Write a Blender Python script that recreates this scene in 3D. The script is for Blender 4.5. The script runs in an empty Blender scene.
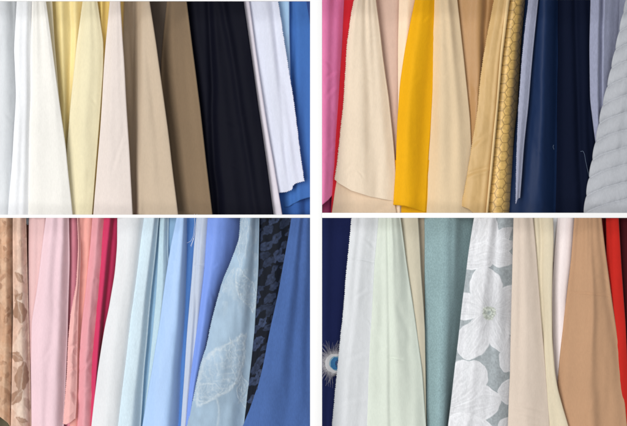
import bpy, math
import numpy as np
from mathutils import Vector

# ------------------------------------------------------------------ camera, world, lamps, exposure
S = 0.0025            # metres per photo pixel in the plane of the rack front
D = 4.0               # camera distance from that plane
CX, CY = 313.5, 213.0
scene = bpy.context.scene
COL = scene.collection
cam_d = bpy.data.cameras.new("camera")
cam = bpy.data.objects.new("camera", cam_d)
COL.objects.link(cam)
cam.location = (0, -D, 0)
cam.rotation_euler = (math.radians(90), 0, 0)
cam_d.sensor_width = 36
cam_d.lens = 36 * D / (627 * S)
cam_d.clip_end = 50
scene.camera = cam

world = bpy.data.worlds.new("World")
scene.world = world
world.use_nodes = True
bg = world.node_tree.nodes["Background"]
bg.inputs[0].default_value = (0.97, 0.985, 1.0, 1)
bg.inputs[1].default_value = 0.24

def area(name, loc, target, size, power, col):
    l = bpy.data.lights.new(name, 'AREA')
    l.shape = 'RECTANGLE'
    l.size, l.size_y = size
    l.energy = power
    l.color = col
    o = bpy.data.objects.new(name, l)
    COL.objects.link(o)
    o.location = loc
    o.rotation_euler = (Vector(target) - Vector(loc)).to_track_quat('-Z', 'Y').to_euler()
    return o
area("key_light", (-6.8, -12.6, 0.8), (0, 0, 0), (7.6, 13.0), 1800, (1, 0.985, 0.965))  # unseen area lamp added as a soft key from the front left
area("fill_light", (2.2, -12.0, 0.5), (0, 0, 0), (6.0, 9.0), 280, (0.99, 0.995, 1.0))  # weaker unseen lamp added to fill the dark gaps between cloths

scene.view_settings.view_transform = 'Standard'
scene.view_settings.look = 'None'
scene.view_settings.exposure = 0.0
scene.view_settings.gamma = 1.0
scene.cycles.max_bounces = 6
scene.cycles.diffuse_bounces = 4

# ------------------------------------------------------------------ helpers
def lin(c):
    a = np.asarray(c, float) / 255.0
    return np.where(a <= 0.04045, a / 12.92, ((a + 0.055) / 1.055) ** 2.4)

def rgba(c):
    a = lin(c)
    return (float(a[0]), float(a[1]), float(a[2]), 1)

def vnoise(x, y, seed=0):
    """smooth lattice noise in -1..1"""
    rng = np.random.RandomState(seed % 100000)
    T = rng.rand(64, 64) * 2 - 1
    xi, yi = np.floor(x).astype(int), np.floor(y).astype(int)
    fx, fy = x - xi, y - yi
    fx = fx * fx * fx * (fx * (fx * 6 - 15) + 10)
    fy = fy * fy * fy * (fy * (fy * 6 - 15) + 10)
    g = lambda a, b: T[a % 64, b % 64]
    return (g(xi, yi) * (1 - fx) * (1 - fy) + g(xi + 1, yi) * fx * (1 - fy)
            + g(xi, yi + 1) * (1 - fx) * fy + g(xi + 1, yi + 1) * fx * fy)

def fbm(x, y, seed=0, octv=3):
    r, a, f = 0, 1.0, 1.0
    for k in range(octv):
        r = r + a * vnoise(x * f + 17.3 * k, y * f + 9.1 * k, seed + 31 * k)
        a *= 0.5
        f *= 2.03
    return r

def sstep(a, b, x):
    t = np.clip((x - a) / (b - a), 0, 1)
    return t * t * (3 - 2 * t)

def smooth_poly(pts, sigma):
    """dense smoothed x(y) from control points (x, y)"""
    pts = sorted(pts, key=lambda p: p[1])
    ys = np.arange(-60, 520, 1.0)
    py = np.array([p[1] for p in pts], float)
    px = np.array([p[0] for p in pts], float)
    xs = np.interp(ys, py, px)
    s0 = (px[1] - px[0]) / (py[1] - py[0]) if len(px) > 1 else 0
    s1 = (px[-1] - px[-2]) / (py[-1] - py[-2]) if len(px) > 1 else 0
    xs = np.where(ys < py[0], px[0] + s0 * (ys - py[0]), xs)
    xs = np.where(ys > py[-1], px[-1] + s1 * (ys - py[-1]), xs)
    if sigma > 0:
        k = np.exp(-0.5 * (np.arange(-30, 31) / sigma) ** 2)
        k /= k.sum()
        pad = np.concatenate([xs[0] + (xs[1] - xs[0]) * np.arange(-30, 0), xs, xs[-1] + (xs[-1] - xs[-2]) * np.arange(1, 31)])
        xs = np.convolve(pad, k, 'valid')
    return lambda y: np.interp(y, ys, xs)

def world_xyz(X, Y, dep):
    k = (D + dep) / D * S
    return np.stack([(X - CX) * k, dep, (CY - Y) * k], -1)

def mesh_obj(name, V, F, mat, parent=None, smooth=True, col=None, uv=None, thick=0.0):
    """V (n,3) world coordinates, F (m,4) quads; origin set at the top middle of the piece"""
    org = np.array([(V[:, 0].min() + V[:, 0].max()) / 2, V[:, 1].mean(), V[:, 2].max()])
    if parent is not None:
        org = np.array(parent.location)
    me = bpy.data.meshes.new(name)
    n, m = len(V), len(F)
    me.vertices.add(n)
    me.vertices.foreach_set("co", (V - org).astype(np.float32).ravel())
    k = F.shape[1]
    me.loops.add(m * k)
    me.loops.foreach_set("vertex_index", F.astype(np.int32).ravel())
    me.polygons.add(m)
    me.polygons.foreach_set("loop_start", np.arange(0, m * k, k, dtype=np.int32))
    me.update(calc_edges=True)
    me.validate()
    if smooth:
        me.polygons.foreach_set("use_smooth", np.ones(len(me.polygons), dtype=bool))
    if col is not None:
        a = me.attributes.new("Dye", 'FLOAT_COLOR', 'POINT')
        a.data.foreach_set("color", np.concatenate([col, np.ones((n, 1))], 1).astype(np.float32).ravel())
    me.materials.append(mat)
    o = bpy.data.objects.new(name, me)
    COL.objects.link(o)
    o.location = org
    if parent is not None:
        o.parent = parent
        o.location = (0, 0, 0)
    if thick:
        md = o.modifiers.new("thickness", 'SOLIDIFY')
        md.thickness = thick
        md.offset = 0
    return o

def tag(o, label, cat, group=None):
    o["label"] = label
    o["category"] = cat
    if group:
        o["group"] = group

# ------------------------------------------------------------------ materials
def cloth_mat(name, color=None, rough=0.8, spec=0.25, sheen=0.15, mott=0.05, weave=0.2, grain=620.0,
              melange=0.0, aniso=(1, 1, 0.25), melange_col=None):
    m = bpy.data.materials.new(name)
    m.use_nodes = True
    nt = m.node_tree
    N, L = nt.nodes, nt.links
    p = N["Principled BSDF"]
    p.inputs["Roughness"].default_value = rough
    p.inputs["Specular IOR Level"].default_value = spec
    p.inputs["Sheen Weight"].default_value = sheen
    p.inputs["Sheen Roughness"].default_value = 0.5
    tc = N.new("ShaderNodeTexCoord")
    # colour: dye, cloudy unevenness, thread to thread differences
    mp = N.new("ShaderNodeMapping")
    mp.inputs["Scale"].default_value = aniso
    L.new(tc.outputs["Object"], mp.inputs["Vector"])
    n1 = N.new("ShaderNodeTexNoise")
    n1.inputs["Scale"].default_value = 22
    n1.inputs["Detail"].default_value = 4
    L.new(mp.outputs[0], n1.inputs["Vector"])
    n2 = N.new("ShaderNodeTexNoise")
    n2.inputs["Scale"].default_value = grain * 0.7
    n2.inputs["Detail"].default_value = 2
    L.new(mp.outputs[0], n2.inputs["Vector"])
    r1 = N.new("ShaderNodeMapRange")
    r1.inputs[1].default_value, r1.inputs[2].default_value = 0.3, 0.7
    r1.inputs[3].default_value, r1.inputs[4].default_value = 1 - mott, 1 + mott * 0.6
    L.new(n1.outputs["Fac"], r1.inputs[0])
    r2 = N.new("ShaderNodeMapRange")
    r2.inputs[1].default_value, r2.inputs[2].default_value = 0.3, 0.7
    r2.inputs[3].default_value, r2.inputs[4].default_value = 1 - 0.034 - melange, 1 + 0.028 + melange * 0.8
    L.new(n2.outputs["Fac"], r2.inputs[0])
    mu = N.new("ShaderNodeMath")
    mu.operation = 'MULTIPLY'
    L.new(r1.outputs[0], mu.inputs[0])
    L.new(r2.outputs[0], mu.inputs[1])
    vm = N.new("ShaderNodeVectorMath")
    vm.operation = 'SCALE'
    L.new(mu.outputs[0], vm.inputs["Scale"])
    if color is None:
        at = N.new("ShaderNodeAttribute")
        at.attribute_name = "Dye"
        L.new(at.outputs["Color"], vm.inputs[0])
    else:
        vm.inputs[0].default_value = rgba(color)[:3]
    L.new(vm.outputs[0], p.inputs["Base Color"])
    # weave relief
    wv = N.new("ShaderNodeTexNoise")
    wv.inputs["Scale"].default_value = grain
    wv.inputs["Detail"].default_value = 2
    L.new(tc.outputs["Object"], wv.inputs["Vector"])
    b = N.new("ShaderNodeBump")
    b.inputs["Strength"].default_value = weave
    b.inputs["Distance"].default_value = 0.0008
    L.new(wv.outputs["Fac"], b.inputs["Height"])
    # soft crumples
    cr = N.new("ShaderNodeTexNoise")
    cr.inputs["Scale"].default_value = 38
    cr.inputs["Detail"].default_value = 3
    cr.inputs["Distortion"].default_value = 0.6
    L.new(mp.outputs[0], cr.inputs["Vector"])
    b2 = N.new("ShaderNodeBump")
    b2.inputs["Strength"].default_value = 0.2
    b2.inputs["Distance"].default_value = 0.0022
    L.new(cr.outputs["Fac"], b2.inputs["Height"])
    L.new(b.outputs[0], b2.inputs["Normal"])
    L.new(b2.outputs[0], p.inputs["Normal"])
    return m

def plain_mat(name, color, rough=0.5, spec=0.4, bump=0.0):
    m = bpy.data.materials.new(name)
    m.use_nodes = True
    nt = m.node_tree
    p = nt.nodes["Principled BSDF"]
    p.inputs["Roughness"].default_value = rough
    p.inputs["Specular IOR Level"].default_value = spec
    n = nt.nodes.new("ShaderNodeTexNoise")
    n.inputs["Scale"].default_value = 60
    n.inputs["Detail"].default_value = 4
    r = nt.nodes.new("ShaderNodeMapRange")
    r.inputs[3].default_value, r.inputs[4].default_value = 0.97, 1.02
    nt.links.new(n.outputs["Fac"], r.inputs[0])
    v = nt.nodes.new("ShaderNodeVectorMath")
    v.operation = 'SCALE'
    v.inputs[0].default_value = rgba(color)[:3]
    nt.links.new(r.outputs[0], v.inputs["Scale"])
    nt.links.new(v.outputs[0], p.inputs["Base Color"])
    return m

# ------------------------------------------------------------------ the rack
def box_arrays(x0, x1, y0, y1, z0, z1):
    V = np.array([(x, y, z) for x in (x0, x1) for y in (y0, y1) for z in (z0, z1)], float)
    F = np.array([(0, 1, 3, 2), (4, 6, 7, 5), (0, 4, 5, 1), (2, 3, 7, 6), (0, 2, 6, 4), (1, 5, 7, 3)])
    return V, F

white = plain_mat("white_lacquer", (250, 250, 250), 0.45, 0.4)
backing = plain_mat("grey_board", (205, 203, 200), 0.8, 0.2)
rack = bpy.data.objects.new("display_rack", None)
COL.objects.link(rack)
rack.location = (0, 0, (CY - 470) * S)
tag(rack, "white display rack whose post and shelves part the fabrics into four bays", "rack")

def rack_part(name, px, depth, mat):
    x0, y0, x1, y1 = px
    k = S * (D + depth[0]) / D
    V, F = box_arrays((x0 - CX) * k, (x1 - CX) * k, depth[0], depth[1], (CY - y1) * k, (CY - y0) * k)
    o = mesh_obj(name, V, F, mat, rack, smooth=False)
    b = o.modifiers.new("edge", 'BEVEL')
    b.width = 0.0008
    b.segments = 2
    return o
rack_part("post", (310.1, -44, 322.1, 470), (-0.045, -0.039), white)
rack_part("shelf", (-44, 214.6, 310.1, 217.9), (-0.045, -0.039), white)
rack_part("shelf", (322.1, 212.8, 671, 217.9), (-0.045, -0.039), white)
rack_part("top_rail", (-44, -5, 310.1, 1.1), (-0.045, -0.039), white)
rack_part("top_rail", (322.1, -6, 671, -0.6), (-0.045, -0.039), white)
rack_part("base_board", (-44, 456, 671, 470), (0.0, 0.24), white)
rack_part("back_panel", (-60, -44, 687, 470), (0.24, 0.25), backing)

# ------------------------------------------------------------------ cloth builder
BAY = {"TL": (-42, 216.6), "TR": (-42, 216.6), "BL": (215.6, 452), "BR": (215.6, 452)}
GROUP = {"TL": "fabric lengths hanging in the upper bay from white to blue",
         "TR": "fabric lengths hanging in the upper bay from pink to quilted grey",
         "BL": "fabric lengths hanging in the lower bay from tan to denim blue",
         "BR": "fabric lengths hanging in the lower bay from navy to red"}
SEED = [7]

def cloth(bay, name, label, L, R, prof, mat, el='tuck', er='tuck', folds=(), wr=1.0, hem=None, sig=5,
          dye=None, relief=None, ny=None, nx=44, parent=None, top=None, bottom=None, thick=0.0009, pink_hem=False,
          creases=(), sway=0.4, cat="fabric", steps=(), bulge=None, drape=1.0):
    """L, R: edges as (x, y) points; prof: depth across as (u, cm); el/er: 'fold', 'cut' (pinked), 'raw' or 'tuck'
    folds: (x_top, x_bottom, depth_cm, width_px); creases: (x0, y0, x1, y1, depth_mm, width_px)"""
    SEED[0] += 13
    seed = SEED[0]
    y0, y1 = BAY[bay]
    if top is not None: y0 = top
    if bottom is not None: y1 = bottom
    pinked = 'cut' in (el, er) or pink_hem
    ny = ny or (int((y1 - y0) / 0.4) if pinked else int((y1 - y0) / 1.3))
    fl, fr = smooth_poly(L, sig), smooth_poly(R, sig)
    u = np.linspace(0, 1, nx)
    v = np.linspace(0, 1, ny)
    U, Vv = np.meshgrid(u, v)
    if hem is not None:
        hu = np.array([h[0] for h in hem], float)
        hy = np.array([h[1] for h in hem], float)
        yb = np.interp(U, hu, hy)
    else:
        yb = np.full_like(U, y1)
    if pink_hem:
        yb = yb + 0.9 * (np.abs(((U * (nx - 1)) % 4) / 2 - 1) - 0.5)
    Y = y0 + Vv * (yb - y0)
    xl, xr = fl(Y), fr(Y)
    rp = 1.2
    if el == 'fold': xl = xl + rp
    if er == 'fold': xr = xr - rp
    # hand-hung edges wander slightly
    xl = xl + 0.5 * sway * vnoise(Y / 34.0, Y * 0 + seed, seed)
    xr = xr + 0.5 * sway * vnoise(Y / 34.0, Y * 0 + seed + 5, seed + 1)
    X = xl + (xr - xl) * U
    pu = np.array([q[0] for q in prof], float)
    pd = np.array([q[1] for q in prof], float)
    ug = np.linspace(-0.2, 1.2, 561)
    dg = np.interp(ug, pu, pd)
    k = np.exp(-0.5 * (np.arange(-70, 71) / 24.0) ** 2)
    k /= k.sum()
    dg = np.convolve(np.pad(dg, 70, 'edge'), k, 'valid')
    # folds wander from top to bottom
    uw = U + 0.03 * vnoise(Y / 70.0, Y * 0 + 3.3, seed + 9)
    dep = np.interp(uw, ug, dg) / 100.0
    W = np.maximum(xr - xl, 1)
    bl = (0.035 if bay == 'TL' else 0.10) if bulge is None else bulge
    dep = dep + bl * np.minimum(W, 45) * S * (2 * U - 1) ** 2
    for (xt, xb, amp, wd) in steps:          # the part left of the line hangs further back
        fx = xt + (xb - xt) * (Y - y0) / (y1 - y0) + 0.6 * vnoise(Y / 40.0, Y * 0 + xt, seed + 7)
        dep = dep + amp / 100.0 / (1 + np.exp(np.clip((X - fx) / wd, -30, 30)))
    # long soft folds that fan out from the hanging point
    wm = float(np.median(W))
    frng = np.random.RandomState(seed + 70)
    nf = max(1, int(round(wm / 13.0)))
    for q in range(nf):
        uc = (q + .5 + frng.uniform(-.28, .28)) / nf
        am = frng.choice([-1, 1]) * frng.uniform(.5, 1.0) * drape * min(wm, 40) * S * .095
        wq = frng.uniform(.55, .95) / (2.2 * nf)
        cq = uc + frng.uniform(-.12, .12) * (Y - y0) / (y1 - y0) + .02 * vnoise(Y / 60.0, Y * 0 + q, seed + 77)
        dep = dep + am * np.exp(-((U - cq) / wq) ** 2) * (.55 + .45 * vnoise(Y / 110.0, Y * 0 + q * 3.1, seed + 78))
    for (xt, xb, amp, wd) in folds:
        fx = xt + (xb - xt) * (Y - y0) / (y1 - y0) + 1.2 * vnoise(Y / 40.0, Y * 0 + xt, seed + 3)
        dep = dep + amp / 100.0 * np.exp(-((X - fx) / wd) ** 2)
    dep = dep + wr * 0.0014 * fbm(X / 18.0, Y / 110.0, seed + 2, 3) + wr * 0.0003 * fbm(X / 7.0, Y / 11.0, seed + 4, 2)
    if wr > 2:
        r = 1 - np.abs(fbm(X / 9.0 + Y / 30.0, Y / 17.0 - X / 25.0, seed + 6, 2))
        dep = dep - (wr - 1.5) * 0.0011 * r ** 2
    creases = list(creases)
    if wm > 18 and wr >= .8:                 # a few faint creases from being folded and handled
        for q in range(int(2 + wm / 16)):
            ya = frng.uniform(max(y0, 0) + 10, y1 - 20)
            xa = float(fl(ya)) + wm * frng.uniform(.1, .7)
            creases.append((xa, ya, xa + wm * frng.uniform(.15, .4), ya + frng.uniform(-16, 16), frng.uniform(.4, 1.1), frng.uniform(1.2, 2.6)))
    for (ax, ay, bx, by, mm, wd) in creases:
        tx, ty = bx - ax, by - ay
        ll = math.hypot(tx, ty)
        t = ((X - ax) * tx + (Y - ay) * ty) / ll ** 2
        dist = ((X - ax) * (-ty) + (Y - ay) * tx) / ll + 0.6 * np.sin(t * 5)
        fall = np.clip(1 - np.abs(t - 0.5) * 2, 0, 1) ** 0.5
        dep = dep + mm / 1000.0 * fall * (np.exp(-(dist / wd) ** 2) - 0.7 * np.exp(-((dist - 1.6 * wd) / wd) ** 2))
    if relief is not None:
        dX, dd = relief(X, Y, xl, xr, U)
        X = X + dX
        dep = dep + dd
    # pinked (zigzag) raw edges
    tri = lambda y: np.abs((y / 1.9) % 1.0 * 2 - 1) - 0.5
    if el == 'cut':
        X[:, 0] += 0.95 * tri(Y[:, 0] + 0.4 * vnoise(Y[:, 0] / 5, Y[:, 0] * 0, seed))
        X[:, 0] += 0.25 * vnoise(Y[:, 0] / 1.7, Y[:, 0] * 0, seed + 8)
    if er == 'cut':
        X[:, -1] += 0.95 * tri(Y[:, -1] + 0.4 * vnoise(Y[:, -1] / 5, Y[:, -1] * 0, seed + 2))
        X[:, -1] += 0.25 * vnoise(Y[:, -1] / 1.7, Y[:, -1] * 0, seed + 11)
    Xc, Yc, Dc, Uc = [X], [Y], [dep], [U]
    def side(sign, col):
        """edge roll or tuck beyond the visible edge"""
        xs, ys, ds, us = [], [], [], []
        x, y, d, uu = X[:, col], Y[:, col], dep[:, col], U[:, col]
        e = el if sign < 0 else er
        if e == 'fold':
            r = rp * S
            for t in np.linspace(0, math.pi, 9)[1:]:
                xs.append(x + sign * math.sin(t) * rp); ds.append(d + r * (1 - math.cos(t)))
                ys.append(y); us.append(uu)
            for q in (3, 7, 12):
                w_ = np.maximum(xr[:, 0] - xl[:, 0], 1)
                qq = q * np.minimum(1, 0.055 * w_)
                ix = np.clip(np.round((nx - 1) * qq / w_).astype(int), 0, nx - 1)
                if sign > 0: ix = nx - 1 - ix
                under = np.maximum(dep[np.arange(ny), ix], d)      # the turned back layer lies behind the face
                xs.append(x - sign * qq); ds.append(under + 2 * r + 0.0006 * q); ys.append(y); us.append(uu)
        elif e == 'tuck':
            for q, z in ((2, .002), (5, .007), (9, .016), (12, .026)):
                xs.append(x + sign * q * 0.7); ds.append(d + z); ys.append(y); us.append(uu)
        if sign < 0:
            for a in (xs, ys, ds, us): a.reverse()
        return [np.stack(a, 1) if a else np.zeros((ny, 0)) for a in (xs, ys, ds, us)]
    a, b = side(-1, 0), side(1, -1)
    X, Y, dep, U = [np.concatenate([a[i], m, b[i]], 1) for i, m in enumerate((X, Y, dep, U))]
    dep = np.maximum(dep, 0.0155)
    dep = np.minimum(dep, 0.232)
    X = np.minimum(X, 316.6) if bay[1] == 'L' else np.maximum(X, 315.4)   # each length stops behind the post
    cx = X.shape[1]
    P = world_xyz(X, Y, dep).reshape(-1, 3)
    i, j = np.meshgrid(np.arange(ny - 1), np.arange(cx - 1), indexing='ij')
    q = (i * cx + j).ravel()
    F = np.stack([q, q + cx, q + cx + 1, q + 1], 1)
    c = None
    if dye is not None:
        c = dye(X, Y, U).reshape(-1, 3)
    o = mesh_obj(name, P, F, mat, parent, col=c, thick=thick)
    if parent is None:
        tag(o, label, cat, GROUP[bay])
    elif label:
        o["label"] = label
    return o

def tube(name, pts, r, mat, parent, sides=6):
    """pts: (x_px, y_px, depth_m) -> a thin tube along a smoothed path"""
    P = np.array(pts, float)
    t = np.linspace(0, len(P) - 1, 8 * (len(P) - 1) + 1)
    Q = np.stack([np.interp(t, np.arange(len(P)), P[:, k]) for k in range(3)], 1)
    for _ in range(3):
        Q[1:-1] = (Q[:-2] + 2 * Q[1:-1] + Q[2:]) / 4
    W = world_xyz(Q[:, 0], Q[:, 1], Q[:, 2])
    V, F = tube_arrays(W, r, sides)
    return mesh_obj(name, V, F, mat, parent)

def tube_arrays(W, r, sides=6, taper=0.4):
    n = len(W)
    T = np.gradient(W, axis=0)
    T /= np.linalg.norm(T, axis=1)[:, None] + 1e-9
    A = np.cross(T, np.array([0.13, 1, 0.07]))
    A /= np.linalg.norm(A, axis=1)[:, None] + 1e-9
    B = np.cross(T, A)
    rr = r * (1 - taper * np.linspace(0, 1, n))
    ang = np.arange(sides) / sides * 2 * math.pi
    V = W[:, None, :] + rr[:, None, None] * (np.cos(ang)[None, :, None] * A[:, None, :] + np.sin(ang)[None, :, None] * B[:, None, :])
    V = V.reshape(-1, 3)
    F = []
    for i in range(n - 1):
        for k in range(sides):
            F.append((i * sides + k, i * sides + (k + 1) % sides, (i + 1) * sides + (k + 1) % sides, (i + 1) * sides + k))
    return V, np.array(F)

def M(name, c, **k): return cloth_mat(name, c, **k)

# ================================================================== UPPER LEFT BAY: white to blue
cloth("TL", "fabric_length", "pale grey white fabric at the outer edge, left of the bright white length",
      [(-16, 0), (-16, 214)], [(13, 0), (16, 60), (18, 107), (16, 214)], [(0, 3.5), (.6, 3.2), (1, 5)],
      M("pale_grey_cotton", (224, 228, 232)), 'tuck', 'tuck')
cloth("TL", "fabric_length", "narrow white fabric showing as a thin wedge behind the bright white length",
      [(8, 0), (11, 60), (11, 214)], [(22, 0), (22, 214)], [(0, 8), (1, 7.5)], M("white_poplin", (240, 241, 242)))
cloth("TL", "fabric_length", "bright white fabric length beside the ivory one, over the pale grey",
      [(17, 0), (14, 50), (16, 95), (13, 150), (8, 214)], [(36, 0), (36, 214)], [(0, 3.2), (.5, 3.0), (1, 5.5)],
      M("white_cotton", (242, 244, 247)), 'fold', 'tuck', folds=[(24, 20, .3, 3)])
cloth("TL", "fabric_length", "ivory white fabric with a sharp slanted edge over the yellow lengths",
      [(32, 0), (30.5, 60), (30, 107), (27, 214)], [(46, 0), (53, 53), (60, 107), (66, 150), (72.5, 214)],
      [(0, 3.9), (.12, 3.1), (.55, 2.9), (1, 2.3)], M("ivory_cotton", (239, 237, 231)), 'fold', 'fold', folds=[(40, 44, .15, 6)])
cloth("TL", "fabric_length", "cream strip of fabric peeping out between the ivory and golden yellow lengths",
      [(40, 0), (50, 107)], [(52, 0), (55, 50), (60, 110), (62, 214)], [(0, 5.5), (1, 4.6)], M("cream_cotton", (240, 230, 203)), 'tuck', 'fold')
cloth("TL", "fabric_length", "golden yellow satin set back in folds between ivory and pale yellow",
      [(48, 0), (58, 107), (60, 214)], [(88, 0), (80, 107), (76, 214)], [(0, 7.5), (.35, 6.2), (.5, 6.8), (.65, 6.2), (1, 8.2)],
      M("gold_satin", (244, 224, 160), rough=.5, spec=.35), folds=[(62, 63, -.7, 4), (72, 68, .6, 3)])
cloth("TL", "fabric_length", "pale yellow fabric with a soft fold, beside the blush length",
      [(83, 0), (76, 50), (71, 100), (67, 145), (66, 214)], [(97, 0), (103.6, 42), (103, 70), (100.6, 107), (97, 152), (92, 214)],
      [(0, 4.6), (.2, 3.9), (.7, 3.7), (1, 4.4)], M("pale_yellow_cotton", (236, 226, 190)), 'fold', 'fold', folds=[(78, 74, .25, 3), (92, 88, -.3, 6)])
cloth("TL", "fabric_length", "deep golden wedge of satin between pale yellow and blush lengths",
      [(90, 0), (92, 60), (84, 214)], [(116, 0), (112, 100), (106, 214)], [(0, 7), (.4, 5.8), (.7, 6.2), (1, 7)],
      M("deep_gold_satin", (236, 206, 120), rough=.45, spec=.4), folds=[(101, 102, -.6, 2.5)])
cloth("TL", "fabric_length", "blush pink beige fabric between pale yellow and taupe, with a slanting crease",
      [(110, 0), (105.8, 44), (104, 70), (102, 107), (98.5, 150), (93.6, 214)], [(120.5, 0), (123.5, 53), (126.5, 107), (130, 160), (132.5, 214)],
      [(0, 3.4), (.3, 2.9), (1, 2.2)], M("blush_cotton", (229, 217, 210)), 'fold', 'fold', creases=[(111, 178, 122, 135, 1.4, 2.0)])
cloth("TL", "fabric_length", "taupe to beige fabric, shaded brown in its left fold, beside the brown length",
      [(110, 0), (116, 107), (122, 214)], [(149.5, 0), (157, 50), (165, 107), (171.5, 160), (178, 214)],
      [(0, 4.2), (.6, 3.4), (1, 2.3)], M("beige_twill", (200, 181, 158)), 'tuck', 'fold', steps=[(139, 134, 8.5, 1.6)])
cloth("TL", "fabric_length", "dark grey brown strip of fabric behind the brown length",
      [(138, 0), (150, 107), (160, 214)], [(176, 0), (178, 107), (184, 214)], [(0, 10.5), (1, 9.5)], M("dark_taupe_wool", (104, 92, 82), spec=.1))
cloth("TL", "fabric_length", "mid brown fabric with a lit edge, beside the black length",
      [(167, 0), (161, 60), (160, 120), (166, 214)], [(186.5, 0), (193, 53), (200, 107), (206, 160), (212.5, 214)],
      [(0, 9.0), (.4, 7.0), (.72, 4.2), (1, 1.9)], M("brown_twill", (134, 113, 89), spec=.15), 'fold', 'fold')
cloth("TL", "fabric_length", "black fabric length, the darkest beside the lilac white ones",
      [(178, 0), (190, 107), (200, 214)], [(243.5, 0), (251, 53), (258.5, 107), (266, 160), (273.5, 214)],
      [(0, 7.2), (.12, 5.6), (.24, 3.8), (.6, 3.2), (1, 2.2)], M("black_wool", (15, 16, 28), spec=.06, rough=.6, sheen=.0), 'tuck', 'fold', drape=1.2, folds=[(206, 218, 1.4, 3.5)])
cloth("TL", "fabric_length", "narrow lilac white strip of fabric along the black length",
      [(232, 0), (262, 214)], [(249, 0), (256, 53), (264, 107), (273, 160), (282, 214)], [(0, 5), (1, 3.4)],
      M("lilac_white_cotton", (226, 220, 230)), 'tuck', 'fold')
cloth("TL", "fabric_length", "lavender white fabric with a stepped pinked hem hanging above blue",
      [(240, 0), (256, 107), (276, 192)], [(278, 0), (286, 50), (294.5, 107), (300, 150), (304.5, 182)],
      [(0, 6.2), (.25, 4.6), (.42, 5.2), (.6, 4.0), (.85, 3.6), (1, 3.2)], M("lavender_white_cotton", (218, 222, 237)), 'tuck', 'cut',
      hem=[(0, 193), (.35, 192), (.56, 189.6), (.6, 186), (.7, 183.5), (1, 181)], pink_hem=True, folds=[(262, 284, -.35, 6), (270, 292, .4, 3)], nx=70)
cloth("TL", "fabric_length", "light sky blue wedge of fabric behind the lavender white length",
      [(266, 0), (276, 107)], [(289, 0), (290, 60), (292, 214)], [(0, 6.2), (1, 5.4)], M("sky_blue_cotton", (170, 208, 240)), 'tuck', 'fold', bottom=180)
a17 = cloth("TL", "fabric_length", "royal blue fabric at the post, its hem folded over a second layer",
      [(282, 0), (284, 107), (282, 205)], [(315, 0), (315, 214)], [(0, 8), (.3, 6.8), (.5, 5.6), (1, 5.4)],
      M("royal_blue_cotton", (64, 114, 186)), 'tuck', 'tuck', hem=[(0, 208), (.2, 206.5), (.55, 200), (.8, 197.5), (1, 197)], folds=[(292, 294, .8, 3)])
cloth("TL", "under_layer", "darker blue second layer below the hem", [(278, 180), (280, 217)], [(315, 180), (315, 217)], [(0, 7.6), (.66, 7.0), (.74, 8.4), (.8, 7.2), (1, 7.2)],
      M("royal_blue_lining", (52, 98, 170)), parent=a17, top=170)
cloth("TL", "fabric_length", "dark blue sliver of fabric in the top corner by the post",
      [(306.5, 0), (308.5, 12), (311, 30), (312, 60)], [(316, 0), (316, 60)], [(0, 4.6), (1, 4.4)], M("dark_blue_cotton", (44, 74, 138)), 'fold', 'tuck', bottom=60)

# ================================================================== UPPER RIGHT BAY: pink to quilted grey
cloth("TR", "fabric_length", "orchid pink fabric hanging against the post, with a curved hem",
      [(314, 0), (314, 214)], [(343, 0), (342, 40), (340, 107), (335, 192)], [(0, 3.6), (.5, 3.2), (.72, 3.8), (1, 5.2)],
      M("orchid_satin", (250, 134, 188), rough=.5, spec=.35), 'tuck', 'tuck', hem=[(0, 210), (.35, 206), (.7, 200), (1, 192)], folds=[(334, 329, .5, 4)], wr=1.6,
      creases=[(324, 80, 336, 70, 2, 2), (325, 98, 336, 84, 2, 2), (324, 60, 332, 66, 1.5, 2)])
cloth("TR", "fabric_length", "dark plum fabric below the hem of the orchid pink length",
      [(314, 150), (314, 217)], [(338, 150), (338, 217)], [(0, 6.6), (1, 7)], M("plum_satin", (150, 30, 88), rough=.5), top=140)
cloth("TR", "fabric_length", "bright red strip of fabric between orchid pink and pinked cream",
      [(344, 0), (342, 50), (338, 107), (333, 175), (331, 214)], [(366, 0), (360, 107), (346, 214)], [(0, 4.6), (.5, 4.2), (1, 5.2)],
      M("red_cotton", (206, 28, 42)), 'fold', 'tuck', )
b3 = cloth("TR", "fabric_length", "wide cream fabric with pinked edge and a slanting hem over a peach layer",
      [(354, 0), (351.5, 12), (347, 45), (343, 107), (337, 165), (334, 181)], [(376, 0), (382, 50), (389, 100), (395, 160), (398, 203)],
      [(0, 2.6), (.3, 2.5), (.75, 2.7), (1, 3.2)], M("cream_canvas", (234, 216, 192), mott=.06), 'cut', 'fold', hem=[(0, 179), (.08, 183), (.3, 190.5), (.6, 196.5), (1, 201.5)], sig=3,
      creases=[(352, 70, 372, 66, .8, 2)], nx=60)
cloth("TR", "under_layer", "peach cream second layer below the hem", [(341, 160), (336, 185), (331.5, 217)], [(390, 160), (394, 195), (397, 217)], [(0, 4.4), (.5, 4.2), (1, 4.4)],
      M("peach_canvas", (230, 205, 176)), 'fold', 'raw', parent=b3, top=160, drape=0, bulge=0, creases=[(372, 214, 392, 202, 1.5, 2.5)])
cloth("TR", "fabric_length", "mauve beige fabric in the gap between pinked cream and pale peach",
      [(366, 0), (376, 107), (384, 214)], [(404, 0), (402, 107), (402, 214)], [(0, 7), (.7, 6), (1, 6.4)], M("mauve_beige_cotton", (216, 184, 166)))
cloth("TR", "fabric_length", "pale peach strip of fabric left of the mustard yellow length",
      [(399, 0), (398, 50), (398, 107), (396, 214)], [(424, 0), (414, 60), (408, 107), (404, 214)], [(0, 4.6), (.35, 4.1), (1, 6.0)],
      M("peach_cotton", (250, 224, 194)), 'fold', 'tuck')
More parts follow.
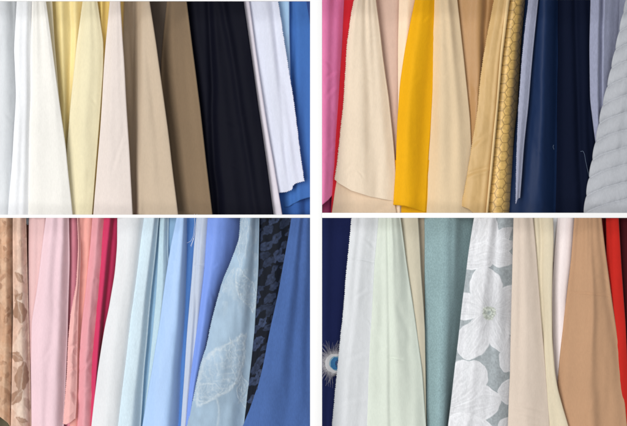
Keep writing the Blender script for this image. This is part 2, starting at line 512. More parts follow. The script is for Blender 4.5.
b6 = cloth("TR", "fabric_length", "mustard yellow fabric, the only one of its colour, with curved hem",
      [(415, 0), (410.5, 22), (405, 50), (400, 85), (397.5, 120), (396, 160), (393.5, 206)], [(437, 0), (435, 50), (432, 107), (428, 160), (425.5, 213)],
      [(0, 2.9), (.25, 2.4), (.7, 2.6), (1, 3.6)], M("mustard_cotton", (234, 172, 6), sheen=0), 'fold', 'fold', drape=1.6, hem=[(0, 205), (.35, 206), (.7, 209), (1, 212)])
cloth("TR", "under_layer", None, [(392, 180), (391, 217)], [(428, 180), (426, 217)], [(0, 4.6), (1, 5.0)], bpy.data.materials["mustard_cotton"], 'fold', 'tuck', parent=b6, top=160, drape=0, bulge=0)
cloth("TR", "fabric_length", "light beige fabric between mustard yellow and the gold satins",
      [(424, 0), (420, 107), (414, 214)], [(457.5, 0), (463, 50), (467, 90), (470, 120), (472, 160), (473, 214)],
      [(0, 5.2), (.25, 3.8), (.6, 3.2), (1, 3.2)], M("light_beige_cotton", (224, 200, 164)), 'tuck', 'fold', creases=[(441, 20, 449, 19, 1.2, 1.5), (442, 5, 448, 4, 1.2, 1.5), (443, 75, 450, 74, 1.2, 1.5)])
cloth("TR", "fabric_length", "golden tan satin hanging behind the pinked gold satin",
      [(448, 0), (456, 107), (462, 214)], [(494, 0), (488, 107), (480, 214)], [(0, 6.4), (.3, 5.2), (.7, 4.8), (1, 6.4)],
      M("tan_satin", (186, 142, 92), rough=.45, spec=.35), folds=[(486, 482, .8, 2.5), (478, 472, -.35, 5)])
b9 = cloth("TR", "fabric_length", "pinked gold satin with a pale folded seam, beside the honeycomb brocade",
      [(494, 0), (489, 25), (484, 52), (480, 80), (478, 107), (471, 150), (466, 180), (461, 207), (460, 214)], [(510, 0), (503, 50), (498, 107), (493, 160), (488, 213)],
      [(0, 2.8), (.35, 2.5), (.72, 3.0), (.88, 2.3), (1, 2.6)], M("gold_brown_satin", (207, 171, 114), rough=.46, spec=.35, mott=.08), 'cut', 'fold', wr=2.0,
      creases=[(464, 176, 490, 166, 3.0, 2.2), (468, 150, 486, 132, 2.0, 2.5)], hem=[(0, 206), (.3, 209), (.7, 217), (1, 217)])
cloth("TR", "folded_seam", "pale folded seam running down the right edge", [(506.5, 0), (500.5, 50), (496, 107), (491, 160), (486, 213)], [(509.3, 0), (503, 50), (498, 107), (493, 160), (488, 213)],
      [(0, 2.35), (1, 2.25)], M("pale_gold_satin", (228, 196, 142), rough=.45, spec=.35), 'raw', 'fold', wr=.6, drape=0, parent=b9)
def honey(X, Y, U):
    # flat-topped hexagons stacked in columns that lean with the cloth
    a = 5.25
    gx = X - (512 - (Y) * 0.105)
    gy = Y + 0.06 * X
    best = np.full(X.shape, 1e9)
    second = np.full(X.shape, 1e9)
    wx, wy = 1.5 * a, math.sqrt(3) * a
    c0 = np.round(gx / wx)
    for dc in (-1, 0, 1):
        c = c0 + dc
        off = (np.mod(c, 2)) * wy / 2
        r0 = np.round((gy - off) / wy)
        for dr in (-1, 0, 1):
            d = np.hypot(gx - c * wx, gy - off - (r0 + dr) * wy)
            second = np.minimum(np.maximum(best, d), second)
            best = np.minimum(best, d)
    return best, second
def honey_dye(X, Y, U):
    b, s = honey(X, Y, U)
    line = .75 * (1 - sstep(.2, .95, s - b))
    n = 0.5 + 0.5 * fbm(X / 2.1, Y / 2.1, 5, 2)
    g = lin((222, 182, 106))[None, None] * (0.8 + 0.4 * n)[..., None]
    dk = lin((104, 74, 38))
    return g * (1 - line[..., None]) + dk * line[..., None]
def honey_rel(X, Y, xl, xr, U):
    b, s = honey(X, Y, U)
    return 0, -0.0004 * sstep(.3, 2.6, s - b)
cloth("TR", "fabric_length", "gold honeycomb brocade of raised hexagons outlined in dark brown",
      [(505, 0), (499, 50), (494, 107), (489, 160), (484, 213)], [(530, 0), (525, 60), (521, 107), (519, 160), (518, 213)],
      [(0, 4.6), (.25, 3.6), (.4, 3.3), (.64, 4.6), (.82, 9), (1, 16)], M("honeycomb_brocade", None, rough=.42, spec=.5, mott=.12), 'tuck', 'tuck', dye=honey_dye, relief=honey_rel,
      ny=480, nx=90, wr=.6)
cloth("TR", "fabric_length", "narrow grey lavender fabric with pinked edge beside the honeycomb brocade",
      [(528.5, 0), (525.5, 25), (522, 60), (518.5, 107), (516.5, 155), (515.5, 204)], [(538, 0), (533, 50), (528, 107), (523.5, 150), (519.5, 204)],
      [(0, 3.0), (.5, 3.0), (1, 3.6)], M("grey_lavender_chambray", (160, 164, 186), melange=.08), 'cut', 'fold', hem=[(0, 204), (.25, 203), (.45, 200), (1, 198)])
cloth("TR", "fabric_length", "navy blue satin with a soft sheen down its middle, left of the black navy",
      [(532, 0), (526, 107), (512, 214)], [(558, 0), (556, 107), (554, 214)], [(0, 6), (.3, 4.6), (.55, 4.2), (.8, 5.4), (1, 8)],
      M("navy_satin", (22, 43, 80), rough=.56, spec=.2, sheen=0), wr=1.9, folds=[(545, 541, -.3, 4)])
b13 = cloth("TR", "fabric_length", "near black navy fabric with a loose pale thread beside the quilted grey",
      [(556, 0), (555, 107), (554, 214)], [(600, 0), (602, 107), (604, 214)], [(0, 8.6), (.1, 5.8), (.5, 5.2), (1, 6.0)],
      M("dark_navy_wool", (13, 20, 40), spec=.06, sheen=0), 'tuck', 'tuck', folds=[(574, 582, .6, 3.5), (588, 591, .4, 2.5)])
thread_pale = plain_mat("pale_thread", (112, 128, 150), .8)
thread_white = plain_mat("white_thread", (232, 236, 244), .8)
tube("loose_thread", [(580.5, 151.5, .047), (583, 151, .046), (584.5, 154, .046), (586, 163, .046), (588.5, 174, .047), (590, 180, .05)], .00042, thread_pale, b13)
tube("loose_thread", [(553.6, 145, .05), (553, 147, .049), (554, 149.5, .05)], .00042, thread_pale, b13)
cloth("TR", "fabric_length", "grey lavender fabric with two upright folds, left of the quilted grey",
      [(590.5, 0), (589.5, 50), (590, 100), (594, 130), (598, 160)], [(616, 0), (612, 80), (612, 160)],
      [(0, 4.4), (.25, 4.2), (.6, 5.2), (1, 7.0)], M("lavender_grey_chambray", (150, 154, 178), melange=.07), 'fold', 'tuck', bottom=160, folds=[(601, 602, 2.0, 1.5)])
cloth("TR", "fabric_length", "slate grey fabric in the top corner behind the quilted grey",
      [(604, 0), (604, 100)], [(652, 0), (652, 100)], [(0, 8.4), (1, 7.6)], M("slate_chambray", (138, 142, 162), melange=.07), bottom=100)
def quilt_phase(X, Y, xl):
    drop = 0.27 * (620 - X) + 4.2 * np.exp(-np.maximum(X - xl, 0) / 6.0)
    return (Y - 96.5 - drop) / 17.3
def quilt(X, Y, xl, xr, U):
    ph = quilt_phase(X, Y, xl)
    f = ph - np.floor(ph)
    puff = np.clip(np.sin(np.pi * f), 0, 1) ** 0.42
    idx = np.floor(ph)
    pk = 0.35 * fbm(X / 5.0 + idx * 7, Y / 8.0, 91, 2) * np.exp(-((f - 0.02) / .22) ** 2) + 0.35 * fbm(X / 5.0 + idx * 7, Y / 8.0, 93, 2) * np.exp(-((f - 0.98) / .22) ** 2)
    st = np.exp(-(np.minimum(f, 1 - f) / .16) ** 2) * vnoise(X / 1.9 + Y / 9.0, Y / 9.0, 97)
    return -1.5 * puff * (1 - U) ** 6, -0.0105 * puff + 0.0036 * pk + 0.0011 * st
cloth("TR", "fabric_length", "light grey quilted padding with curved stitched channels, at the outer edge",
      [(630, -10), (626, 5), (622, 22), (615, 55), (608.5, 85), (603, 107), (598, 132), (593, 160), (589, 182), (584.5, 213)], [(652, 0), (652, 214)],
      [(0, 3.6), (.2, 2.7), (.5, 2.5), (1, 2.6)], M("grey_quilting", (177, 180, 186), weave=.3, melange=.02), 'fold', 'tuck', relief=quilt, ny=420, nx=70)

# ================================================================== LOWER LEFT BAY: tan to denim blue
def leaf_mask(X, Y, cx, cy, ang, ln, wd):
    ca, sa = math.cos(ang), math.sin(ang)
    t = ((X - cx) * ca + (Y - cy) * sa) / ln
    s = (-(X - cx) * sa + (Y - cy) * ca) / wd
    w = np.clip(1 - np.abs(t) ** 1.6, 0, 1)
    return np.clip(w - np.abs(s) + .0, 0, 1), t, s
def brocade_dye(base, dark, light, leaves, seed):
    """woven leaves (x, y, angle, half length, half width, darkness) with a paler outline on a satin ground"""
    def f(X, Y, U):
        wx = X + .9 * fbm(X / 4, Y / 4, seed + 50, 2)
        wy = Y + .9 * fbm(X / 4, Y / 4, seed + 60, 2)
        c = lin(base)[None, None] * (.93 + .12 * fbm(X / 6, Y / 15, seed, 3))[..., None]
        for (lx, ly, an, ln, wd, dk) in leaves:
            m, t, s = leaf_mask(wx, wy, lx, ly, an, ln, wd)
            a = (sstep(.0, .1, m) * dk)[..., None]
            vein = np.exp(-(s / .1) ** 2) * (m > .05)
            rim = np.exp(-((m - .05) / .07) ** 2) * (np.abs(t) < 1) * (s < .1) * .75
            c = c * (1 - a) + lin(dark) * a
            k = np.clip(rim + .35 * vein, 0, 1)[..., None] * dk
            c = c * (1 - k) + lin(light) * k
        return c * (.96 + .07 * fbm(X / 1.5, Y / 2.2, seed + 7, 2))[..., None]
    return f
def scatter_leaves(x0, x1, seed, n, big, dk):
    r = np.random.RandomState(seed)
    return [(r.uniform(x0, x1), 218 + 215 * (k + r.rand()) / n, r.uniform(.5, 2.6), r.uniform(.6, 1.2) * big, r.uniform(.3, .5) * big, dk * r.uniform(.6, 1)) for k in range(n)]
cloth("BL", "fabric_length", "golden tan damask at the outer edge, mottled with small brown motifs",
      [(-16, 218), (-16, 426)], [(15, 218), (15, 323), (14, 426)], [(0, 3.6), (.35, 3.2), (.75, 3.6), (1, 5.4)],
      M("golden_damask", None, rough=.55, spec=.35, mott=.1), 'tuck', 'tuck', dye=brocade_dye((216, 170, 136), (166, 120, 90), (232, 198, 168), scatter_leaves(-6, 13, 3, 34, 5.0, .75), 21), folds=[(6, 4, -.5, 3)], ny=260, nx=70, wr=1.5,
      hem=[(0, 414), (.5, 416), (.8, 423), (1, 432)])
cloth("BL", "fabric_length", "dark olive fabric below the golden damask hem, in the bottom corner",
      [(-16, 380), (-16, 452)], [(20, 380), (20, 452)], [(0, 7), (1, 7)], M("dark_olive_cotton", (92, 86, 66)), top=370)
cloth("BL", "fabric_length", "rose tan brocade with large torn looking brown blotches, beside dusty pink",
      [(13, 218), (13, 323), (11, 426)], [(26, 218), (28, 300), (30, 370), (31.5, 426)], [(0, 3.8), (.25, 2.9), (.6, 2.8), (.85, 3.8), (1, 5.0)],
      M("rose_tan_brocade", None, rough=.5, spec=.35, mott=.08), 'fold', 'fold', dye=brocade_dye((228, 193, 172), (168, 130, 106), (246, 224, 206), scatter_leaves(15, 29, 8, 12, 5.5, .5) + [(20, 278, 1.0, 8, 3.5, .8), (19, 297, 2.2, 7, 3.5, .9), (20, 312, 1.4, 13, 7.5, .95), (25, 330, 2.0, 8, 3, .6), (17, 357, .5, 9, 5, .9), (22, 378, 1.7, 19, 7.5, .95), (16, 398, 2.3, 11, 6, .9), (27, 404, 1.2, 8, 3.5, .8), (22, 420, .4, 8, 3, .8)], 37), ny=260, nx=60, wr=1.2)
cloth("BL", "fabric_length", "small grey blue patch of fabric at the shelf between tan and dusty pink",
      [(20, 215), (26, 222), (29, 228)], [(36, 215), (36, 228)], [(0, 7.2), (1, 7.0)], M("grey_blue_print", (196, 212, 222)), 'raw', 'raw', bottom=225)
cloth("BL", "fabric_length", "dark brown strip of fabric in the gap left of dusty pink",
      [(14, 218), (14, 426)], [(38, 218), (38, 426)], [(0, 9), (1, 9)], M("dark_brown_cotton", (150, 100, 84)))
cloth("BL", "fabric_length", "dusty pink fabric between the tan brocade and the pale pink length",
      [(29, 218), (28.5, 270), (29, 323), (32, 426)], [(52, 218), (50, 280), (46, 340), (46, 426)], [(0, 5.2), (.3, 4.8), (.7, 4.8), (1, 6.4)],
      M("dusty_pink_cotton", (226, 190, 190)), 'fold', 'tuck', folds=[(38, 34, .4, 3), (44, 36, -.2, 3)])
cloth("BL", "fabric_length", "broad pale pink fabric with two soft upright folds",
      [(46, 218), (42.5, 245), (37, 290), (31.5, 323), (31, 370), (31.5, 426)], [(69, 218), (70, 260), (68, 323), (66, 380), (64, 426)],
      [(0, 3.2), (.22, 2.7), (.5, 3.0), (.75, 2.5), (1, 4.2)], M("pale_pink_cotton", (236, 205, 213)), 'fold', 'fold', folds=[(60, 44, .35, 4)])
cloth("BL", "fabric_length", "deep rose satin strip receding between pale pink and salmon",
      [(62, 218), (62, 426)], [(86, 218), (84, 323), (80, 426)], [(0, 7.5), (.4, 5.6), (1, 8)], M("rose_satin", (230, 148, 166), rough=.55))
cloth("BL", "fabric_length", "salmon pink fabric with a pale pinked edge, set behind the rumpled flap",
      [(78, 216), (79, 240), (78, 270), (75, 300), (72, 323), (70, 350), (70, 426)], [(96, 218), (92, 290), (88, 350), (86, 426)],
      [(0, 4.0), (.3, 4.4), (.6, 4.8), (1, 6)], M("salmon_cotton", (240, 172, 162)), 'cut', 'tuck', folds=[(84, 78, .5, 3)], wr=1.4)
cloth("BL", "fabric_length", "rumpled coral pink flap with a pinked hem, low between pinks",
      [(77, 216), (78.3, 245), (76.5, 285), (71, 312), (68.5, 340), (66.5, 380), (63, 425)], [(79.5, 216), (80.8, 250), (79.5, 290), (78.5, 318), (77.5, 360), (77, 400), (75.5, 421)],
      [(0, 3.1), (.5, 2.8), (1, 3.4)], M("coral_pink_lawn", (240, 182, 178), rough=.6), 'cut', 'fold', wr=4.0, hem=[(0, 424), (.3, 424.5), (.7, 422), (1, 419)], pink_hem=True,
      creases=[(68, 352, 78, 340, 3, 2), (67, 372, 77, 366, 3, 2), (70, 390, 77, 398, 2, 2)])
cloth("BL", "fabric_length", "creased dusty rose fabric between the salmon and magenta lengths",
      [(92.5, 218), (90, 250), (86, 290), (82, 323), (79, 360), (77.5, 426)], [(106, 218), (104, 270), (99, 323), (96, 360), (94, 426)],
      [(0, 4.0), (.35, 3.5), (1, 5.5)], M("dusty_rose_lawn", (226, 158, 166), rough=.65), 'fold', 'tuck', wr=2.6, creases=[(81, 372, 90, 358, 2.5, 2), (80, 350, 92, 345, 2, 2), (81, 392, 89, 385, 2, 2)])
cloth("BL", "fabric_length", "magenta pink fabric partly covered by the white length",
      [(103.5, 218), (100.5, 250), (97, 290), (94, 323), (91.5, 370), (90, 426)], [(127, 218), (122, 280), (112, 340), (102, 426)],
      [(0, 4.4), (.18, 3.9), (.3, 4.2), (.38, 6.8), (.5, 6.2), (1, 8.4)], M("magenta_cotton", (205, 56, 100)), 'fold', 'tuck')
cloth("BL", "fabric_length", "white fabric length hanging over magenta, beside pale blue",
      [(117.5, 218), (117.5, 245), (114.5, 275), (109.5, 307), (105, 327), (98, 370), (91.5, 426)], [(146, 218), (140, 280), (134, 323), (130, 370), (124, 426)],
      [(0, 2.9), (.4, 2.5), (.75, 2.9), (1, 4.4)], M("white_lawn", (226, 229, 232)), 'fold', 'tuck')
cloth("BL", "fabric_length", "grey lilac wedge of fabric at the shelf between white and pale blue",
      [(132, 216), (134, 250)], [(152, 216), (150, 250)], [(0, 6), (1, 6)], M("grey_lilac_cotton", (205, 205, 216)), bottom=262)
cloth("BL", "fabric_length", "pale ice blue linen hanging right of the white length",
      [(144, 218), (141, 240), (136, 280), (128.5, 323), (122, 370), (114, 426)], [(159, 218), (156, 250), (151.5, 290), (148.5, 323), (144.5, 370), (141, 426)],
      [(0, 3.6), (.35, 2.7), (.7, 2.8), (1, 4.9)], M("ice_blue_linen", (207, 226, 237), melange=.03, weave=.4), 'fold', 'fold')
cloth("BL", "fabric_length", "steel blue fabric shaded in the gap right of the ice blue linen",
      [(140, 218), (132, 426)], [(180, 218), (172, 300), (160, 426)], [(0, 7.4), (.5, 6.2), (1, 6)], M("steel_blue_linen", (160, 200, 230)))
cloth("BL", "fabric_length", "pale sea blue linen strip between ice blue and sky blue",
      [(160, 218), (158, 260), (156, 300), (152, 340), (146, 400), (144, 426)], [(169, 218), (168.5, 250), (170, 290), (164, 350), (160, 426)],
      [(0, 5.0), (.4, 4.6), (1, 5.6)], M("sea_blue_linen", (188, 213, 225), melange=.03), 'fold', 'fold')
cloth("BL", "fabric_length", "sky blue satin with a bright broad face and deep blue right edge",
      [(176.5, 218), (171, 245), (165.5, 280), (160, 323), (154.5, 355), (143.5, 420), (142, 430)], [(187, 218), (187, 260), (185.5, 323), (182, 370), (179, 426)],
      [(0, 2.6), (.5, 2.5), (.72, 3.0), (.88, 4.8), (1, 6.4)], M("sky_blue_satin", (172, 203, 244), rough=.42), 'fold', 'raw')
c12 = cloth("BL", "fabric_length", "vivid blue strip of fabric with frayed white threads at the shelf",
      [(178, 218), (172, 426)], [(204, 218), (198, 323), (190, 426)], [(0, 7.4), (.45, 6.2), (1, 7)], M("vivid_blue_cotton", (98, 152, 226)))
for pts in ([(194.5, 214, .045), (194.6, 224, .044), (193.4, 236, .044), (191, 241, .045), (187, 243, .046)],
            [(197, 214, .045), (195.6, 226, .044), (194, 238, .043), (192, 244, .044), (191, 247, .045)],
            [(193.6, 238, .044), (192.2, 242, .044), (190.5, 246, .045)]):
    tube("loose_thread", pts, .0005, thread_white, c12)
cloth("BL", "fabric_length", "grey lilac silk strip between vivid blue and periwinkle",
      [(196.5, 218), (194, 245), (191.5, 280), (188, 323), (184, 380), (181, 426)], [(212, 218), (207, 280), (202, 323), (192, 426)],
      [(0, 4.2), (.3, 3.9), (.6, 4.4), (1, 5.6)], M("grey_lilac_silk", (190, 201, 220), rough=.6), 'fold', 'tuck', creases=[(194, 265, 204, 264, 2.5, 1.5)], folds=[(201, 186, .4, 2)])
cloth("BL", "fabric_length", "periwinkle blue satin curving away behind the embroidered pale blue",
      [(208, 218), (204.5, 270), (198, 323), (190, 380), (186, 426)], [(248, 218), (238, 265), (224, 300), (214, 350), (196, 426)],
      [(0, 3.8), (.2, 3.4), (.5, 5.0), (1, 9.5)], M("periwinkle_satin", (124, 156, 234), rough=.55), 'fold', 'tuck', drape=.35)
def embro(X, Y):
    wx = X + 1.5 * fbm(X / 6, Y / 6, 210, 2)
    wy = Y + 1.5 * fbm(X / 6, Y / 6, 211, 2)
    tot = np.zeros(X.shape)
    for (cx, cy, an, ln, wd) in ((221, 371, 2.15, 46, 21), (206, 393, 2.9, 18, 11), (244, 392, 1.45, 18, 8), (246, 290, 1.2, 24, 10), (236, 365, 1.35, 30, 5),
                                 (243, 240, 1.65, 34, 4.5), (251, 300, .5, 14, 6), (229, 280, 2.0, 15, 3)):
        m, t, s = leaf_mask(wx, wy, cx, cy, an, ln, wd)
        rim = np.exp(-((m - .1) / .09) ** 2) * (np.abs(t) < 1)
        vein = np.exp(-((np.mod(t * 5 + np.abs(s) * 2.2, 1) - .5) / .18) ** 2)
        scroll = np.exp(-(fbm(wx / 3.6, wy / 3.6, 220, 2) / .2) ** 2)
        tot = np.maximum(tot, np.clip(sstep(.02, .12, m) * (.06 + .38 * scroll + .34 * vein) + .62 * rim * (m > 0.001), 0, 1))
    stem = np.exp(-((X - (216 + .06 * (Y - 395) + 2 * np.sin(Y / 9))) / 1.1) ** 2) * (Y > 398)
    stem2 = np.exp(-((X - (240 - .5 * (Y - 400))) / 1.0) ** 2) * (Y > 390) * (Y < 404)
    mottle_ = .35 * sstep(-.1, .6, fbm(X / 5, Y / 8, 240, 3)) * sstep(330, 290, Y)  # faint whitish embroidery mottling over the upper part
    return np.clip(np.maximum(tot, mottle_) + .6 * stem + .5 * stem2, 0, 1)
def embro_dye(X, Y, U):
    e = embro(X, Y)
    n = .5 + .5 * fbm(X / 1.6, Y / 1.6, 230, 2)
    cloud = .5 + .5 * fbm(X / 12, Y / 22, 231, 3)
    b = lin((163, 187, 208))[None, None] * (.86 + .24 * cloud)[..., None]
    e = e * (.7 + .45 * n)
    return b * (1 - .6 * e[..., None]) + lin((214, 224, 229)) * .6 * e[..., None]
def embro_rel(X, Y, xl, xr, U):
    return 0, -0.0010 * embro(X, Y) * (.6 + .6 * fbm(X / 1.6, Y / 1.6, 230, 2)) * sstep(0, .06, U)
cloth("BL", "fabric_length", "pale blue fabric embroidered with whitish leaves, pinked edge over periwinkle",
      [(240.5, 218), (239, 240), (230.5, 262), (221.5, 283), (215.5, 305), (211, 323), (207, 345), (200, 365), (193, 400), (187, 426)],
      [(259.5, 218), (258.5, 270), (255, 323), (252, 370), (248.5, 400), (245, 426)], [(0, 2.6), (.4, 2.4), (.75, 2.6), (1, 4.2)],
      M("embroidered_voile", None, rough=.75, weave=.35), 'cut', 'fold', dye=embro_dye, relief=embro_rel, nx=110, ny=430, wr=1.6, sig=4)
def lace_leaves():
    r = np.random.RandomState(12)
    L = []
    for row in range(25):
        y = 214 + row * 8.4
        for q in range(3):
            L.append((254 + q * 15.5 + 6 * (row % 2) + r.uniform(-3, 3), y + r.uniform(-2.5, 2.5) - 3 * q, -.62 + r.uniform(-.45, .45), r.uniform(6.5, 10.5), r.uniform(3.2, 5.4), r.uniform(.35, 1)))
    return L
LACE = lace_leaves()
def lace_dye(X, Y, U):
    wx = X + 1.3 * fbm(X / 4, Y / 4, 301, 2)
    wy = Y + 1.3 * fbm(X / 4, Y / 4, 302, 2)
    tot = np.zeros(X.shape)
    for (lx, ly, an, ln, wd, dk) in LACE:
        m, t, s = leaf_mask(wx, wy, lx, ly, an, ln, wd)
        a = sstep(.06, .16, m)
        hole = np.exp(-(((t - .15) / .14) ** 2 + (s / .22) ** 2)) * (dk > .6)
        vein = np.exp(-((s + .12 * np.sin(t * 5)) / .07) ** 2) * .5
        tot = tot * (1 - a) + a * dk * (1 - .9 * hole) * (1 - vein)
    tot = np.clip(tot * (.8 + .3 * fbm(X / 2.2, Y / 2.2, 303, 2)), 0, 1)
    return lin((12, 18, 30))[None, None] * (1 - tot[..., None]) + lin((62, 75, 106)) * tot[..., None]
cloth("BL", "fabric_length", "black lace with slate grey leaf shapes between pale blue and denim",
      [(250, 218), (248, 323), (240, 426)], [(302, 218), (290, 300), (272, 380), (262, 426)], [(0, 6.6), (.25, 4.8), (.62, 4.4), (.7, 5.4), (.8, 4.8), (1, 6.4)],
      M("black_lace", None, rough=.7, spec=.15, sheen=.05), 'tuck', 'tuck', dye=lace_dye, ny=420, nx=110)
cloth("BL", "fabric_length", "denim blue fabric against the post, sloping over the black lace",
      [(291.5, 218), (286, 250), (279, 290), (271.5, 323), (262, 370), (253, 400), (243, 426)], [(316, 218), (316, 426)],
      [(0, 3.4), (.2, 2.6), (.45, 3.6), (.7, 4.2), (1, 3.2)], M("denim_chambray", (70, 102, 162), melange=.05, mott=.1), 'fold', 'tuck', wr=1.5, drape=2.0)

# ================================================================== LOWER RIGHT BAY: navy to red
d1 = cloth("BR", "fabric_length", "plain dark navy fabric against the post, behind the feather",
      [(314, 218), (314, 426)], [(362, 218), (352, 426)], [(0, 4.4), (.6, 4.6), (1, 5.6)], M("navy_felt", (29, 38, 84), spec=.1, sheen=.1))
# peacock feather between navy and pinked grey white
feather = bpy.data.objects.new("peacock_feather", None)
COL.objects.link(feather)
feather.location = tuple(world_xyz(np.array(340.), np.array(362.), np.array(.036)))
tag(feather, "peacock feather with blue eye poking out from behind the pinked grey white length", "feather")
def disc(name, cx, cy, rx, ry, dep, bulge, mat, seed):
    rr = np.linspace(0, 1, 9)
    aa = np.linspace(0, 2 * math.pi, 49)[:-1]
    R, A = np.meshgrid(rr, aa, indexing='ij')
    wob = 1 + .05 * vnoise(A * 3, A * 0, seed) * R
    X = cx + rx * R * np.cos(A) * wob
    Y = cy + ry * R * np.sin(A) * wob
    dd = dep - bulge * (1 - R ** 2)
    V = world_xyz(X, Y, dd).reshape(-1, 3)
    n = len(aa)
    F = np.array([(i * n + k, (i + 1) * n + k, (i + 1) * n + (k + 1) % n, i * n + (k + 1) % n) for i in range(8) for k in range(n)])
    return mesh_obj(name, V, F, mat, feather, thick=.0008)
def barb_mesh(name, n, seed, rmin, rmax, a0, a1, rad, mat, start=(334, 363.5, 9.0), base=.0358):
    rng = np.random.RandomState(seed)
    Vs, Fs, off = [], [], 0
    for k in range(n):
        a = math.radians(a0 + (a1 - a0) * (k + rng.rand() * .8) / n)
        ln = rmin + (rmax - rmin) * rng.rand()
        bend = rng.uniform(-.5, .5) + .3 * math.copysign(1, math.cos(a) + .2)
        t = np.linspace(0, 1, 9)
        ang = a + bend * t
        X = start[0] + np.cos(a) * start[2] + np.cumsum(np.cos(ang)) * ln / 9
        Y = start[1] + np.sin(a) * start[2] + np.cumsum(np.sin(ang)) * ln / 9
        dep = base - .002 * np.sin(t * 2.5 + rng.rand() * 3) + .002 * rng.rand()
        V, F = tube_arrays(world_xyz(X, Y, dep), rad, 5, .6)
        Vs.append(V); Fs.append(F + off); off += len(V)
    return mesh_obj(name, np.concatenate(Vs), np.concatenate(Fs), mat, feather)
barb_mesh("barb_fringe", 150, 4, 5, 16, 95, 300, .0003, plain_mat("pale_barb", (196, 192, 200), .7))
disc("eye_rim", 335, 363.5, 9.6, 9.8, .0345, .0004, plain_mat("cream_barb", (228, 226, 226), .7), 3)
barb_mesh("eye_fringe", 460, 6, 3.0, 6.0, 0, 360, .00045, plain_mat("pale_cream_barb", (226, 223, 224), .7), (334.8, 363.5, 7.5))
disc("eye_ring", 336, 363.5, 6.6, 7.2, .0338, .0003, plain_mat("bronze_barb", (150, 190, 205), .5), 11)
disc("eye_spot", 336.2, 363.5, 5.8, 6.3, .0332, .0003, plain_mat("turquoise_barb", (24, 112, 168), .5, .4), 5)
disc("eye_centre", 338.6, 363.8, 3.6, 4.3, .0327, .0003, plain_mat("deep_blue_barb", (14, 66, 120), .5, .4), 8)
barb_mesh("eye_barbs", 150, 9, 2.5, 4.5, 0, 360, .00042, plain_mat("teal_barb", (48, 150, 196), .4, .5), (336.6, 363.5, 1.6), .0338)
tube("quill", [(340, 362, .033), (352, 363, .036), (372, 366, .04), (400, 372, .045)], .0011, plain_mat("quill_ivory", (215, 205, 180), .5), feather)

cloth("BR", "fabric_length", "grey white fabric with a finely pinked edge, in front of navy and feather",
      [(351.5, 218), (346.5, 270), (342, 323), (337, 370), (332, 426)], [(384, 218), (380, 260), (376, 323), (374, 370), (372, 426)],
      [(0, 2.1), (.5, 2.2), (1, 3.4)], M("grey_white_cotton", (220, 223, 226)), 'cut', 'tuck', bulge=0, drape=.6, creases=[(352, 259, 378, 262, 2.2, 1.4), (338, 402, 366, 396, 1.4, 3), (345, 360, 368, 350, 1.2, 3)])
cloth("BR", "fabric_length", "pale mint fabric with one deep upright fold, beside khaki",
      [(378.5, 218), (375, 260), (371.5, 323), (368.5, 370), (367, 426)], [(400.5, 218), (406, 260), (412, 300), (416.5, 330), (422, 370), (426, 426)],
      [(0, 2.7), (.3, 2.5), (.7, 2.5), (1, 2.9)], M("pale_mint_cotton", (215, 223, 211)), 'fold', 'fold', steps=[(386.5, 389.5, -.9, .7)], folds=[(393, 402, -.3, 5), (404, 412, .25, 4)],
      creases=[(387, 358, 403, 359, 4.0, 1.2), (394, 300, 412, 340, 1, 3), (372, 330, 384, 352, 1, 3)], wr=1.3)
cloth("BR", "fabric_length", "khaki grey fabric in a wedge between mint and teal grey",
      [(392, 218), (400, 323), (410, 426)], [(418, 218), (421, 270), (425, 330), (426, 426)], [(0, 5.6), (.6, 4.6), (1, 4.4)], M("khaki_grey_cotton", (208, 200, 178)), 'tuck', 'fold')
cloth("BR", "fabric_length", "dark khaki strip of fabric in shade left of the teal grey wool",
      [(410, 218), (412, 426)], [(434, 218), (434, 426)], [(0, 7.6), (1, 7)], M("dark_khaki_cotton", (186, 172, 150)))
cloth("BR", "fabric_length", "teal grey melange wool, left of the floral print",
      [(424.5, 218), (425, 323), (427, 426)], [(482, 218), (470, 323), (458, 426)], [(0, 5.6), (.1, 4.4), (.35, 3.3), (.5, 3.9), (.66, 7.0), (1, 10)],
      M("teal_grey_wool", (144, 171, 175), melange=.12, grain=520, weave=.5, aniso=(1, 1, .6)), 'fold', 'tuck', folds=[(452, 450, .3, 3)])
PETALS = [  # base x, base y, angle deg, length, half width
    (512, 228, 140, 34, 9), (462, 266, -62, 62, 19), (452, 262, -12, 46, 15), (516, 262, 196, 26, 11), (516, 244, 170, 22, 7),
    (489, 313, 20, 42, 13), (489, 313, -38, 42, 12), (489, 313, 68, 42, 12), (518, 330, 108, 44, 11), (489, 313, 196, 40, 14), (489, 313, 121, 52, 17), (489, 313, -97, 46, 17),
    (524, 392, 178, 26, 13), (438, 414, 20, 62, 13), (436, 412, -12, 66, 20), (438, 408, -44, 62, 22), (500, 440, -60, 26, 10), (462, 446, -70, 34, 22)]
